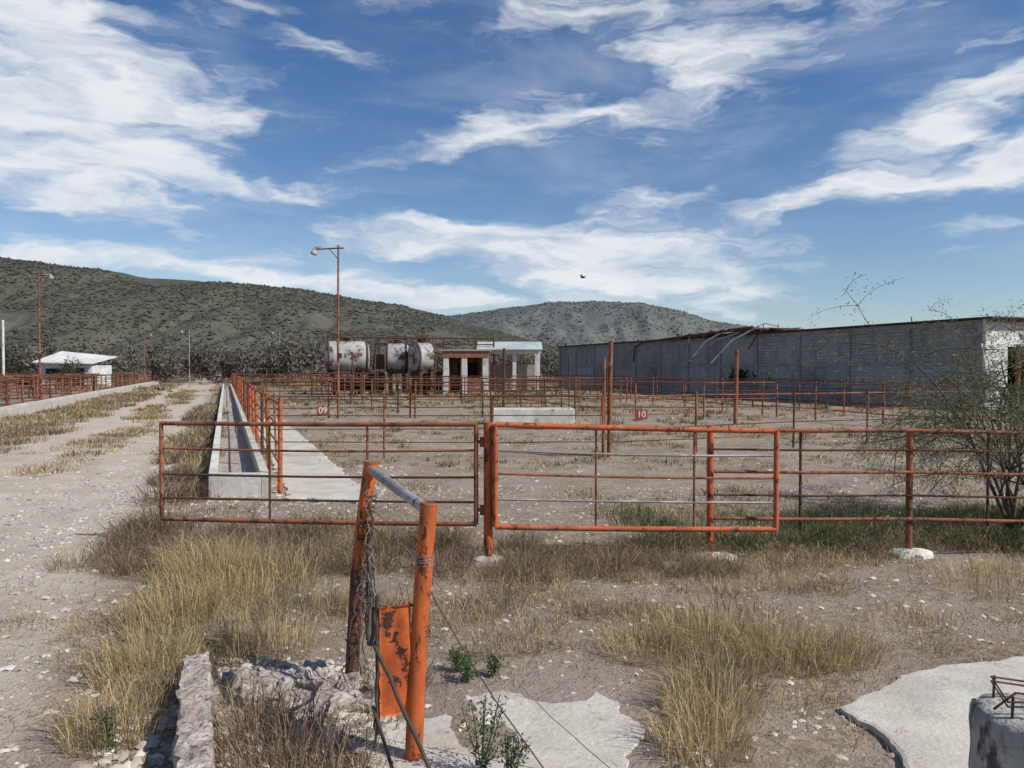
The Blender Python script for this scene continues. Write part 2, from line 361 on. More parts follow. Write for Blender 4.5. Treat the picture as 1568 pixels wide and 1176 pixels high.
for (x,y,r,n,h,p) in [(-2.7,6.9,.42,1050,.66,'dry'),(-3.05,7.3,.4,650,.6,'dry'),(-2.2,6.9,.4,650,.54,'dry'),(-2.65,5.9,.38,800,.56,'dry'),(-2.3,6.2,.4,600,.48,'dry'),(-2.4,4.95,.34,700,.48,'dry'),
    (-2.1,5.3,.32,450,.4,'mix'),(-1.75,5.4,.35,450,.4,'dry'),(-1.7,6.2,.4,400,.42,'mix'),(-2.2,4.15,.28,500,.42,'dry'),(-2.05,4.6,.2,280,.4,'mix'),
    (.95,5.3,.32,550,.36,'dry'),(1.45,5.4,.38,850,.48,'dry'),(1.85,5.2,.35,750,.46,'dry'),(2.25,5.2,.26,450,.36,'dry'),(1.15,4.4,.28,600,.38,'dry'),(1.0,3.95,.25,500,.34,'dry'),
    (1.3,4.75,.3,450,.36,'mix'),(3.1,5.9,.35,300,.22,'dry'),(4.3,6.9,.5,450,.32,'dry'),(5.0,7.3,.5,450,.32,'dry'),
    (1.75,5.9,.4,350,.32,'brown'),(-1.25,3.95,.3,500,.42,'brown'),(-1.0,3.6,.3,400,.42,'brown'),(-1.5,4.2,.25,250,.36,'mix'),(-.75,4.8,.25,200,.3,'brown'),(-2.5,7.6,.5,500,.45,'brown')]:
    G.clump(x,y,r,n,h,p,w=.0050)
for k in range(64):
    x=random.uniform(-4.7,-.6); y=7.7+random.uniform(-.6,1.6)+.12*(-x-.6)
    G.clump(x,y,.3,200,random.uniform(.3,.56),random.choice(['brown','brown','mix']),w=.0055,rnd=.65)
for k in range(44):
    x=random.uniform(-.3,2.2); y=random.uniform(7.3,8.5)
    G.clump(x,y,.26,210,random.uniform(.2,.45),random.choice(['brown','brown','brown','mix']),w=.0042,rnd=.85)
for k in range(80):
    y=random.uniform(9.5,40); s=random.uniform(-1.3,-.35); x=s-.378*y
    G.clump(x,y,.4,130,random.uniform(.25,.6),random.choice(['brown','brown','dry']),w=.006+.0006*y,rnd=.55)
for k in range(110):
    x=random.uniform(1.4,7.5); y=random.uniform(8.2,10.8)
    if abs(x-2.12)<.35 and y<8.5: continue
    G.clump(x,y,.35,160,random.uniform(.16,.38),'green' if random.random()<.7 else 'mix',w=.008,rnd=.6)
def scatter(n,x0,x1,y0,y1,thr,nb,h0,h1,wk,fs,pals,off,rnd=.5,lean=.55):
    for k in range(n):
        y=y0+(y1-y0)*random.random(); x=random.uniform(x0,x1)
        if abs(x)>y*.78+1.5: continue
        if blocked(x,y): continue
        if math.hypot(x-2.12,y-8.03)<.35 or math.hypot(x-4.3,y-8.1)<.35: continue
        s=S(x,y); d=float(fbm(np.array(x*fs+off),np.array(y*fs+off),4))
        if -5.2<s<-1.1: d-=.2 if rnd<1 else .08
        if x>-1 and 5.6<y<7.6 and rnd<1: d-=.07
        if d<thr: continue
        hh=random.uniform(h0,h1)*(.6+2.5*(d-thr))
        G.clump(x,y,random.uniform(.08,.28)*(1+y*.02),nb,hh,random.choice(pals),w=.0040+wk*y,rnd=rnd,lean=lean)
scatter(2800,-5,6.5,3.3,9,.53,44,.08,.26,.0002,1.0,['dry','mix','dry','brown'],11)
scatter(1900,-5,6.5,3.3,9,.40,8,.04,.12,.0002,1.3,['dry','mix','brown'],21)
scatter(3200,-5,7.5,3.3,12,.30,8,.05,.09,.0002,1.3,['dry','brown','brown'],25,rnd=1.6,lean=1)
scatter(2700,-12,16,9,24,.50,26,.08,.22,.0006,.5,['mix','dry','green','brown'],31)
scatter(2600,-30,32,22,60,.47,22,.14,.38,.0009,.25,['mix','dry','green','brown'],41)
scatter(2200,-75,70,55,120,.42,20,.3,.6,.0013,.12,['mix','dry','brown'],51)
for k in range(190):
    y=random.uniform(13,60); s=random.uniform(-8.8,-5.4); G.clump(s-.378*y,y,.6,90,random.uniform(.2,.45),random.choice(['dry','mix','brown']),w=.005+.0008*y,rnd=.5)
for k in range(120):
    y=random.uniform(14,70); s=random.uniform(-3.8,-2.7)+math.sin(y*.3)*.3; G.clump(s-.378*y,y,.5,70,random.uniform(.12,.28),random.choice(['dry','mix','brown']),w=.005+.0008*y,rnd=.5)
G.build('dry_grass')

def cards(P,size,cols,aspect=.5):
    n=len(P); d=rng.normal(size=(n,3)); d/=np.linalg.norm(d,axis=1)[:,None]
    e=np.cross(d,rng.normal(size=(n,3))); e/=np.linalg.norm(e,axis=1)[:,None]
    s=np.asarray(size)[:,None]
    V=np.stack([P-d*s,P+e*s*aspect,P+d*s,P-e*s*aspect],1).reshape(-1,3)
    return V,(np.arange(n)*4)[:,None]+np.array([[0,1,2,3]]),np.repeat(cols,4,0)
def bushmass(name,items,cardsize,colA,colB,per,asp=.6,mat='vegfar'):
    Vs=[];Qs=[];Cs=[];o=0
    for (x,y,r,h) in items:
        nl=random.randint(4,7); n=per//nl; tint=random.uniform(.6,1.3)
        for l in range(nl):
            cx=x+random.uniform(-.7,.7)*r; cy=y+random.uniform(-.5,.5)*r; cz=h*random.uniform(.3,.8); rr=r*random.uniform(.3,.55); rh=h*random.uniform(.2,.36)
            p=rng.normal(size=(n,3)); p/=np.linalg.norm(p,axis=1)[:,None]; p*=rng.uniform(.35,1.15,(n,1))
            P=np.stack([cx+p[:,0]*rr,cy+p[:,1]*rr,np.maximum(cz+p[:,2]*rh,.05)],1)
            u=rng.random((n,1)); c=(np.array(colA)*(1-u)+np.array(colB)*u)*tint*random.uniform(.8,1.2)
            v,q,cc=cards(P,cardsize*rng.uniform(.5,1.4,n),c,asp); Vs.append(v);Qs.append(q+o);Cs.append(cc);o+=len(v)
    return npmesh(name,np.concatenate(Vs),quads=np.concatenate(Qs),mat=M[mat],col=np.concatenate(Cs))
items=[]
for k in range(280):
    y=random.uniform(120,230); x=random.uniform(-.75,.75)*y; items.append((x,y,random.uniform(2.5,5),random.uniform(3.0,6.5)))
for k in range(80):
    y=random.uniform(98,135); x=random.uniform(-.76,-.26)*y; items.append((x,y,random.uniform(2,4),random.uniform(3.5,6.4)))
bushmass('distant_trees',items,.36,(.075,.07,.055),(.16,.135,.11),330,asp=.3)
bushmass('shrub',[(18.9,52,2.0,2.6),(17.3,54,1.7,2.2),(20.8,49,1.3,1.7)],.13,(.035,.06,.02),(.08,.11,.035),1500,mat='veg')
bushmass('shrub',[(25.5,40,1.5,1.3)],.12,(.05,.07,.025),(.09,.11,.04),700,mat='veg')
bushmass('shrub',[(-43.2,73,2.4,3.4),(-51,75,3,4.0),(-47.5,74,1.6,1.7)],.18,(.06,.06,.035),(.12,.11,.07),1100,asp=.35,mat='veg')

def mesquite(name,base,hgt,seed,spread,nleaf=9):
    r=random.Random(seed); mb=MB(); leaf=[]
    def grow(p,d,L,rad,lev):
        pts=[p];q=p;dd=d.copy()
        for i in range(4):
            dd=(dd+Vector((r.uniform(-.22,.22),r.uniform(-.22,.22),r.uniform(-.16,.13)-(.05*lev if lev>1 else 0)))).normalized()
            q=q+dd*L/4; pts.append(q)
        mb.path(pts,[rad*(1-.14*i) for i in range(5)],'bark',5,False)
        if lev>=3:
            for i in range(nleaf*4):
                u=r.random()*3.99; a=int(u); f=u-a; pp=pts[a].lerp(pts[a+1],f)
                leaf.append(pp+Vector((r.gauss(0,.06),r.gauss(0,.06),r.gauss(-.02,.06))))
        if lev<4:
            nb=4 if lev<3 else 3
            for i in range(nb):
                a=pts[r.randint(1,4)]; nd=(dd+Vector((r.uniform(-1,1),r.uniform(-1,1),r.uniform(-.4,.7)))).normalized()
                grow(a,nd,L*r.uniform(.55,.8),rad*.5,lev+1)
    for i in range(8):
        a=i*.8+r.uniform(-.3,.3); grow(Vector(base),Vector((math.cos(a)*spread,math.sin(a)*spread,1)).normalized(),hgt*.42,.026,1)
    o=empty(name); mb.obj('trunk',o)
    P=np.array([tuple(p) for p in leaf]); n=len(P)
    c=np.array([(.145,.165,.085)])*rng.uniform(.6,1.5,(n,1))+np.array([(.06,.045,.02)])*rng.random((n,1))
    v,q,cc=cards(P,rng.uniform(.010,.026,n),c,.28); f=npmesh('foliage',v,quads=q,mat=M['veg'],col=cc); f.parent=o
mesquite('mesquite_tree',(6.1,9.2,0),4.0,3,.5,12)
mesquite('mesquite_tree',(7.3,10.4,0),4.2,8,.6,12)

def weed(name,x,y,h,n,seed):
    r=random.Random(seed); P=[];mb=MB(); z0=float(gz(x,y))
    for i in range(7):
        a=r.uniform(0,6.28); l=r.uniform(.1,.4); pts=[Vector((x,y,z0))+Vector((math.cos(a)*l*h*f,math.sin(a)*l*h*f,h*f*r.uniform(.9,1))) for f in (0,.35,.7,1)]
        mb.path(pts,.0025,'bark',4,False)
        for k in range(n):
            u=r.uniform(.3,2.99); p=pts[int(u)].lerp(pts[int(u)+1],u-int(u)); P.append(p+Vector((r.gauss(0,.02),r.gauss(0,.02),r.gauss(0,.014))))
    P=np.array([tuple(p) for p in P]); m=len(P); c=np.array([(.11,.15,.07)])*rng.uniform(.6,1.4,(m,1))
    o=empty(name); mb.obj('stems',o); v,q,cc=cards(P,rng.uniform(.007,.015,m),c,.4); f=npmesh('leaves',v,quads=q,mat=M['veg'],col=cc); f.parent=o
weed('green_weed',-.15,3.68,.38,90,1); weed('green_weed',-.02,3.6,.24,80,2); weed('green_weed',-.28,4.78,.16,60,3); weed('green_weed',-.12,4.85,.14,60,4)
weed('green_weed',-.72,5.6,.45,22,5); weed('green_weed',-2.1,3.95,.24,60,7); weed('green_weed',-.35,4.95,.15,60,9)

def stones(name,n,x0,x1,y0,y1,s0,s1,mat,thr,off,pw=4):
    x=rng.uniform(x0,x1,n*3); y=rng.uniform(y0,y1,n*3); d=fbm(x*.8+off,y*.8+off,4); k=d>thr; x=x[k][:n];y=y[k][:n]; n=len(x)
    s=s0+(s1-s0)*rng.random(n)**pw
    off_=np.array([[1,0,0],[0,1,0],[-1,0,0],[0,-1,0],[0,0,.7],[.7,.7,.3],[-.7,.7,.35],[-.7,-.7,.3],[.7,-.7,.35]])
    a=rng.random(n)*6.28; ca,sa=np.cos(a),np.sin(a)
    O=off_[None]*rng.uniform(.7,1.25,(n,9,1)); ox=O[:,:,0]*1.2*ca[:,None]-O[:,:,1]*.8*sa[:,None]; oy=O[:,:,0]*1.2*sa[:,None]+O[:,:,1]*.8*ca[:,None]
    P=np.stack([x[:,None]+ox*s[:,None],y[:,None]+oy*s[:,None],gz(x,y)[:,None]-.002+O[:,:,2]*s[:,None]],2)
    ring=[0,5,1,6,2,7,3,8]; T=[]
    o=(np.arange(n)*9)[:,None]
    for i in range(8): T.append(o+np.array([[ring[i],ring[(i+1)%8],4]]))
    bb=np.array([(.52,.46,.39)])*rng.uniform(.5,1.35,(n,1)); c=np.repeat(bb,9,0)
    npmesh(name,P.reshape(-1,3),tris=np.concatenate(T),mat=mat,col=c)
sm,t,b,tc=newmat('stone'); a=t.node('ShaderNodeAttribute'); a.attribute_name='col'; t.put(b.inputs['Base Color'],a.outputs['Color']); b.inputs['Roughness'].default_value=.95
stones('gravel',14000,-7,7,3.2,13,.004,.032,sm,.36,60)
stones('gravel',7000,-8,-2,3.2,16,.005,.045,sm,.30,70)
stones('gravel',5000,-12,14,9,24,.01,.05,sm,.42,80)
stones('gravel',1200,-2.2,-.7,3.3,5.2,.01,.05,sm,.2,90,2)

# ------------------------------------------------------------ concrete pieces
def slab(name,pts,z,th,mat='conc',jit=.03,seed=1):
    out=[]
    for i in range(len(pts)):
        a=Vector(pts[i]);b_=Vector(pts[(i+1)%len(pts)]); n=max(2,int((b_-a).length/.03))
        for k in range(n):
            p=a.lerp(b_,k/n); q=Vector((p.x*4,p.y*4,seed)); j=jit*(mnoise.noise(q)*1.6+mnoise.noise(q*3.7)*.8+mnoise.noise(q*11)*.4)
            d=(b_-a).normalized(); out.append((p.x-d.y*j,p.y+d.x*j))
    n=len(out); mb=MB(); c=(sum(p[0] for p in out)/n,sum(p[1] for p in out)/n)
    top=[(x,y,z-.006) for x,y in out]; ins=[(x+(c[0]-x)*.008,y+(c[1]-y)*.008,z) for x,y in out]
    bot=[(x,y,z-th) for x,y in out]
    mb.add(ins,[tuple(range(n))],mat)
    mb.add(top+ins,[(i,(i+1)%n,n+(i+1)%n,n+i) for i in range(n)],mat); mb.add(bot+top,[(i,(i+1)%n,n+(i+1)%n,n+i) for i in range(n)],mat)
    return mb.obj(name)
slab('concrete_slab',[(-.75,3.0),(.62,3.0),(.57,3.6),(.72,4.2),(.64,4.5),(.35,4.74),(-.05,4.66),(-.30,4.50),(-.53,4.56),(-.78,4.2)],.018,.12,jit=.045,seed=1)
slab('concrete_slab',[(1.75,3.0),(6.5,2.6),(6.5,5.9),(3.48,5.16),(2.9,5.02),(2.5,4.85),(2.25,4.62),(1.92,4.4),(2.02,4.0)],.03,.14,jit=.022,seed=2)
slab('concrete_slab',[(-1.85,4.6),(-1.72,4.2),(-1.35,4.35),(-1.0,4.5),(-.95,4.95),(-1.35,4.8),(-1.6,4.9)],.03,.12,mat='conc_rough',jit=.08,seed=3)
def rough_block(name,c,d,rz,mat,amp=.02,seg=.05,freq=9):
    import bmesh
    bm=bmesh.new(); bmesh.ops.create_cube(bm,size=1)
    for v in bm.verts: v.co=Vector((v.co.x*d[0],v.co.y*d[1],v.co.z*d[2]))
    for ax in range(3):
        cuts=max(0,int(d[ax]/seg)-1)
        if cuts:
            es=[e for e in bm.edges if abs((e.verts[0].co-e.verts[1].co).normalized()[ax])>.9]
            bmesh.ops.subdivide_edges(bm,edges=es,cuts=cuts,use_grid_fill=True)
    R=Matrix.Rotation(rz,3,'Z')
    for v in bm.verts:
        p=R@v.co+Vector(c); q=p*freq
        dv=Vector((mnoise.fractal(q,1,2,4),mnoise.fractal(q+Vector((7,3,1)),1,2,4),mnoise.fractal(q+Vector((2,9,5)),1,2,4)))
        v.co=p+dv*amp
    me=bpy.data.meshes.new(name); bm.to_mesh(me); bm.free(); me.materials.append(M[mat])
    o=bpy.data.objects.new(name,me); return link(o)
rough_block('low_concrete_wall',(-1.57,3.71,.11),(.145,2.0,.28),.385,'conc_rough',.028,.022,9)
for i,(x,y,s) in enumerate([(-1.5,4.55,.16),(-1.2,4.75,.15),(-1.75,4.75,.12),(-.92,4.4,.14),(-1.1,4.35,.09),(-.62,5.1,.07),(-1.38,4.3,.10),(-1.0,4.75,.12),(-.8,4.62,.10),(-1.62,4.32,.09),(-.72,4.35,.08),(-1.3,4.95,.1)]):
    rough_block('concrete_rubble',(x,y,.02),(s*1.7,s*1.1,s*.6),i*1.1,'conc_rough',.05,.022,8)
def footing(x,y,r,seed):
    mb=MB(); n=22; rr=random.Random(seed); prof=[(-.06,1.25),(.03,1.15),(.055,.85),(.065,.2)]
    vs=[];fs=[]
    k=[.95+.28*mnoise.noise(Vector((math.cos(j/n*6.28)*2,math.sin(j/n*6.28)*2,seed))) for j in range(n)]
    z0=float(max(gz(x+dx*r,y+dy*r) for dx in(-1,0,1) for dy in(-1,0,1)))
    for h,q in prof:
        for j in range(n): a=6.283*j/n; vs.append((x+math.cos(a)*r*q*k[j],y+math.sin(a)*r*q*k[j]*.7,z0+h+rr.uniform(-.005,.005)))
    for i in range(3):
        for j in range(n): fs.append((i*n+j,i*n+(j+1)%n,(i+1)*n+(j+1)%n,(i+1)*n+j))
    mb.add(vs,fs,'conc_white'); mb.add(vs[-n:],[tuple(range(n))],'conc_white'); mb.obj('concrete_footing')
footing(2.12,8.0,.24,1); footing(4.3,8.15,.22,2); footing(-.24,7.78,.15,3); footing(1.6,7.6,.10,5)

# ------------------------------------------------------------ foreground posts & plate
o=empty('orange_pipe_posts'); mb=MB()
mb.path([(-.509,3.84,-.1),(-.48,3.84,.5),(-.455,3.845,.9),(-.423,3.85,1.31)],.045,'orange_near',24); mb.obj('near_post',o)
mb=MB(); mb.path([(-.99,4.84,.72),(-.95,4.835,1.05),(-.90,4.83,1.40)],.044,'orange_near',24); mb.obj('far_post_upper',o)
mb=MB(); mb.path([(-1.04,4.85,-.1),(-.99,4.84,.722)],.0435,'rust',24); mb.obj('far_post_lower',o)
mb=MB(); mb.path([(-.885,4.80,1.355),(-.44,3.86,1.285)],.029,'grey',16)
mb.path([(-.90,4.83,1.40),(-.899,4.83,1.412)],.046,'orange_old',24)
mb.path([(-.423,3.85,1.31),(-.422,3.85,1.318)],.0465,'orange_old',24)
mb.path([(-.44,3.86,1.272),(-.40,3.86,1.272)],.034,'orange_near',12)
mb.obj('top_rail',o)
mb=MB()
pa=Vector((-.515,3.825,0));pb=Vector((-.665,3.785,0)); n_=Vector((pb-pa)).cross(Vector((0,0,1))).normalized()*.010
nx_,nz_=12,36; vs=[]
for s in(-1,1):
    for iz in range(nz_+1):
        for ix in range(nx_+1):
            f=ix/nx_; z=.25+.57*iz/nz_; p=pa.lerp(pb,f); wob=.010*math.sin(z*9+f*3)+.012*mnoise.noise(Vector((f*3,z*6,1)))
            nn=n_.normalized(); q=p+nn*wob+n_*s*.25; e=0
            if iz==nz_: e=-.02*f+.008*mnoise.noise(Vector((f*9,1,2)))
            if iz==0: e=.02*mnoise.noise(Vector((f*6,5,2)))
            ex=.008*mnoise.noise(Vector((z*20,3,2))) if ix==nx_ else 0
            vs.append((q.x+ex,q.y,z+e))
fs=[];K=(nx_+1)*(nz_+1)
for s in(0,1):
    for iz in range(nz_):
        for ix in range(nx_):
            a=s*K+iz*(nx_+1)+ix; fs.append((a,a+1,a+nx_+2,a+nx_+1))
for iz in range(nz_):
    a=iz*(nx_+1); fs.append((a,a+nx_+1,a+nx_+1+K,a+K)); a+=nx_; fs.append((a,a+nx_+1,a+nx_+1+K,a+K))
for ix in range(nx_):
    fs.append((ix,ix+1,ix+1+K,ix+K)); a=nz_*(nx_+1)+ix; fs.append((a,a+1,a+1+K,a+K))
mb.add(vs,fs,'plate',True)
mb.tube((-.675,3.79,.16),(-.68,3.80,.86),.010,'rust',8); mb.tube((-.50,3.835,.80),(-.68,3.795,.80),.008,'rust',8)
mb.obj('metal_plate',o)
mb=MB(); r=random.Random(5)
def wavy(a,b,sag,am,n,rad,k):
    a=Vector(a);b=Vector(b);pts=[]
    for i in range(n+1):
        f=i/n; p=a.lerp(b,f); p.z-=sag*4*f*(1-f); p+=Vector((r.uniform(-am,am),r.uniform(-am,am),r.uniform(-am,am))); pts.append(p)
    mb.path(pts,rad,k,6,False)
for i in range(9):
    z=1.05-.03*i; wavy((-.93,4.80,z+r.uniform(-.08,.08)),(-.78+r.uniform(-.08,.06),4.35+r.uniform(-.15,.1),.35+r.uniform(-.3,.25)),.05,.020,18,.0035,'wire' if i%3 else 'cable')
for i in range(6):
    wavy((-.90,4.78,1.32-.05*i),(-.96+.03*i,4.74,.55-.1*i),0,.026,18,.0035,'wire' if i%2 else 'cable')
wavy((-.90,4.78,1.0),(-.86,4.50,.40),-.03,.012,8,.014,'wire'); wavy((-.86,4.50,.40),(-.72,3.95,.75),.10,.008,8,.012,'wire')
wavy((-.70,3.80,.62),(-.33,3.50,.02),0,.004,8,.011,'wire')
wavy((-.70,3.80,.30),(-.56,3.62,.02),0,.004,6,.010,'wire'); wavy((-.68,3.80,.80),(-.69,3.79,.10),0,.012,12,.008,'wire')
wavy((-.88,4.66,1.22),(-.47,3.88,1.02),.05,.012,14,.0025,'cable')
wavy((-.88,4.66,1.12),(-.47,3.88,.98),.10,.018,14,.0025,'wire')
for z in (1.02,.99,.66,.63):
    pts=[(-.425-.03*(1.31-z)*2+.049*math.cos(a),3.85+.049*math.sin(a),z+a*.003) for a in [i*.6 for i in range(22)]]; mb.path(pts,.0025,'cable' if z>.9 else 'wire',5,False)
for z in (1.15,1.08,.98,.9):
    pts=[(-.985+.10*(z-.72)/.7*1.2+.047*math.cos(a),4.835+.047*math.sin(a),z+a*.004) for a in [i*.6 for i in range(22)]]; mb.path(pts,.004,'wire',5,False)
wavy((-.45,3.86,1.00),(.62,3.55,.0),.10,.004,20,.0026,'cable'); wavy((-.45,3.86,.92),(.28,3.45,.0),.06,.004,16,.0035,'wire')
wavy((-.97,4.80,.9),(-.95,4.6,.1),0,.03,14,.0045,'wire'); wavy((-.93,4.75,.7),(-1.02,4.5,.02),0,.04,14,.0045,'wire')
mb.obj('tangled_wire')

o=empty('concrete_pillar_stub')
M['stub']=patchy('weathered_pillar_concrete',(.50,.47,.42),(.38,.355,.32),(.10,.09,.08),s1=4,s2=11,clo=.48,chi=.62,rough=.95,bump=.9,bd=.02,bs=40,d=(.24,.22,.19),streak=.5)
mb=MB(); n=48; prof=[(0,.235),(.1,.234),(.2,.232),(.3,.231),(.4,.23),(.46,.226),(.49,.215),(.50,.16),(.502,.08),(.502,.001)]
vs=[];fs=[]
for h,q in prof:
    for j in range(n):
        a=6.283*j/n; nn=(mnoise.noise(Vector((math.cos(a)*3,math.sin(a)*3,h*9)))+mnoise.noise(Vector((math.cos(a)*9,math.sin(a)*9,h*25)))*.6)*.015
        vs.append((2.28+math.cos(a)*(q+nn*(q>.01)),3.3+math.sin(a)*(q+nn*(q>.01)),h+nn*.8))
for i in range(len(prof)-1):
    for j in range(n): fs.append((i*n+j,i*n+(j+1)%n,(i+1)*n+(j+1)%n,(i+1)*n+j))
mb.add(vs,fs,'stub',True); mb.obj('concrete_body',o)
mb=MB(); c=[(2.14,3.22),(2.38,3.16),(2.44,3.38),(2.20,3.44)]
for x,y in c: mb.path([(x,y,.45),(x+.004,y,.60)],.006,'rust',6)
for z in(.565,.585):
    p=[(x*1.0+(x-2.29)*.12,y,z+.01*((i%2)*2-1)) for i,(x,y) in enumerate(c)]; mb.path(p+[p[0]],.0045,'rust',6)
mb.path([(2.08,3.25,.53),(2.16,3.23,.61),(2.5,3.2,.58)],.005,'rust',6)
mb.obj('rebar',o)

# ------------------------------------------------------------ gates and front fence
def bar(mb,a,b,r,k,n=12,sag=0):
    a=Vector(a);b=Vector(b); pts=[a.lerp(b,f)-Vector((0,0,sag*4*f*(1-f))) for f in (0,.25,.5,.75,1)] if sag else [a,b]; mb.path(pts,r,k,n)
def lerp3(a,b,f): return Vector(a).lerp(Vector(b),f)
def gate(name,bl,br,tl,tr,rails,verts,rO=.03,k='orange'):
    mb=MB(); bar(mb,tl,tr,rO,k,sag=.006); bar(mb,bl,br,rO,k,sag=.010)
    bar(mb,bl,tl,rO*.95,k); bar(mb,br,tr,rO*.95,k)
    for i,(f,kk) in enumerate(rails): bar(mb,lerp3(bl,tl,f),lerp3(br,tr,f),.013,kk,8,sag=.008+.007*i)
    for f,kk in verts: bar(mb,lerp3(bl,br,f),lerp3(tl,tr,f),.013,kk,8)
    return mb.obj(name)
gate('pipe_gate',(-.17,7.72,.39),(2.80,8.02,.30),(-.17,7.72,1.435),(2.80,8.02,1.345),[(.27,'grey'),(.52,'orange_old'),(.75,'grey')],[(.35,'orange_old'),(.70,'orange_old')])
gate('pipe_gate',(-4.05,8.75,.27),(-.37,7.80,.40),(-4.05,8.75,1.375),(-.37,7.80,1.43),[(.22,'rust'),(.47,'rust'),(.74,'orange_old')],[(.37,'rust'),(.68,'orange_old')],rO=.025,k='orange_old')
mb=MB(); mb.path([(-.245,7.78,-.1),(-.245,7.78,1.455)],.047,'orange_near',18)
for z in(.55,1.25):
    mb.box((-.20,7.76,z),(.10,.03,.05),'rust'); mb.tube((-.31,7.78,z-.05),(-.31,7.78,z+.05),.022,'orange_old',10); mb.box((-.30,7.79,z),(.12,.02,.035),'orange_old')
mb.obj('gate_post')
mb=MB(); mb.path([(2.12,8.10,-.1),(2.12,8.10,1.40)],.036,'orange_near',16); mb.obj('gate_post')
def fence(name,p0,p1,top,rails,step,pr,rr,kp='orange_old',kr='orange_old',n=8,extra=0,jit=.0,seed=0):
    r=random.Random(seed); mb=MB(); a=Vector(p0);b=Vector(p1); L=(b-a).length; m=max(1,round(L/step))
    for i in range(m+1):
        p=a.lerp(b,min(1,max(0,(i+r.uniform(-.08,.08))/m))); hx=top+extra+r.uniform(-.05,.06); mb.path([(p[0],p[1],-.1),(p[0]+r.uniform(-.04,.04),p[1]+r.uniform(-.04,.04),hx)],pr*r.uniform(.85,1.1),kp if r.random()<.75 else 'rust',n)
    for k,z in enumerate(rails):
        cur=[]; kk=kr if r.random()<.7 else 'rust'
        for i in range(m+1):
            p=a.lerp(b,i/m); cur.append((p[0],p[1],z+r.uniform(-jit,jit)))
            if len(cur)>1 and (r.random()<.3 or i==m):
                mb.path(cur,rr*(1.3 if k==len(rails)-1 else 1),kk,6 if rr<.03 else 8); cur=[cur[-1]]; kk=r.choice([kr,kr,'rust','orange_old'])
                if r.random()<.1 and k<len(rails)-1: cur=[]
    return mb.obj(name)
mb=MB(); y0=8.16
for x,rr_,k,z0,z1 in [(3.12,.015,'rust',.25,1.33),(4.3,.036,'orange_old',-.1,1.36),(5.15,.015,'rust',.3,1.3),(6.6,.036,'orange_old',-.1,1.36),(8.9,.036,'orange_old',-.1,1.36)]: mb.path([(x,y0+.03,z0),(x,y0+.03,z1)],rr_,k,14)
for z,rr_,k in[(1.34,.022,'orange_old'),(1.13,.012,'rust'),(.89,.017,'orange_old'),(.64,.012,'rust'),(.385,.019,'orange_old')]:
    mb.path([(2.15,y0-.02,z+.01),(3.2,y0-.02,z-.004),(4.3,y0-.015,z),(5.4,y0-.012,z-.025),(6.6,y0-.01,z-.03),(9.2,y0,z-.03)],rr_,k,10)
mb.obj('pipe_fence')
ux=-.378
def sp_(s,y): return (s+ux*y,y,0)
fence('pipe_fence',sp_(.87,12.2),sp_(.87,100),1.5,[.45,.75,1.05,1.42],3.0,.042,.02,kp='orange',kr='orange_old',jit=.02,seed=1)
fence('pipe_fence',sp_(.95,17),(2.1,17.2,0),1.42,[.35,.65,.95,1.38],2.6,.024,.012,kr='rust',jit=.02,seed=2)
fence('pipe_fence',(2.2,17.25,0),(14.2,22,0),1.42,[.35,.65,.95,1.38],2.6,.026,.014,kr='orange_old',jit=.02,seed=3)
for i,(y,sl) in enumerate([(31,.12),(43,.1),(56,.1),(74,.08),(92,.05)]):
    a=sp_(.95,y); s_end=23; bx=(s_end-.378*y); fence('pipe_fence',a,(bx,y+sl*10,0),1.5,[.4,.75,1.1,1.45],3.2,.042,.023,kp='orange_old',kr='orange_old' if i%2 else 'rust',jit=.03,seed=10+i)
for i,s in enumerate([7.8,15.5,23.4]):
    fence('pipe_fence',sp_(s,21 if s>20 else 31),sp_(s,95),1.5,[.4,.75,1.1,1.45],3.2,.040,.022,jit=.03,seed=20+i)
fence('pipe_fence',sp_(28,28),sp_(28,92),1.5,[.4,.75,1.1,1.45],3.2,.042,.024,jit=.03,seed=29)
def tallpost(x,y,h,r,k='orange_old',twin=False):
    mb=MB(); mb.path([(x,y,-.1),(x+.04,y,h)],r,k,10)
    if twin: mb.path([(x-.13,y,-.1),(x-.10,y+.02,h-.35)],r*.8,k,10)
    mb.obj('steel_post')
tallpost(2.2,17.2,2.62,.05,twin=True); tallpost(8.1,27.5,2.7,.075); tallpost(13.3,20,2.65,.06); tallpost(-.45,40,3.1,.07,'rust'); tallpost(4.5,60,3,.08,'rust'); tallpost(-3.4,50,2.6,.06,'rust')
fence('pipe_fence',sp_(-9.6,22),sp_(-9.6,115),1.55,[.45,.8,1.15,1.5],3,.052,.028,jit=.03,seed=30)
fence('pipe_fence',sp_(-13.5,30),sp_(-13.5,110),1.55,[.45,.8,1.15,1.5],3,.055,.03,jit=.03,seed=31)
for i,y in enumerate([34,40,48,56,70,88]):
    a=sp_(-9.7,y); fence('pipe_fence',a,(a[0]-26,y+2,0),1.55+.1*(i%2),[.45,.8,1.15,1.5],2.4,.055,.03,jit=.04,seed=40+i)
fence('pipe_fence',sp_(-9,112),sp_(.5,112),1.8,[.4,.8,1.2,1.7],3,.06,.035,seed=50)

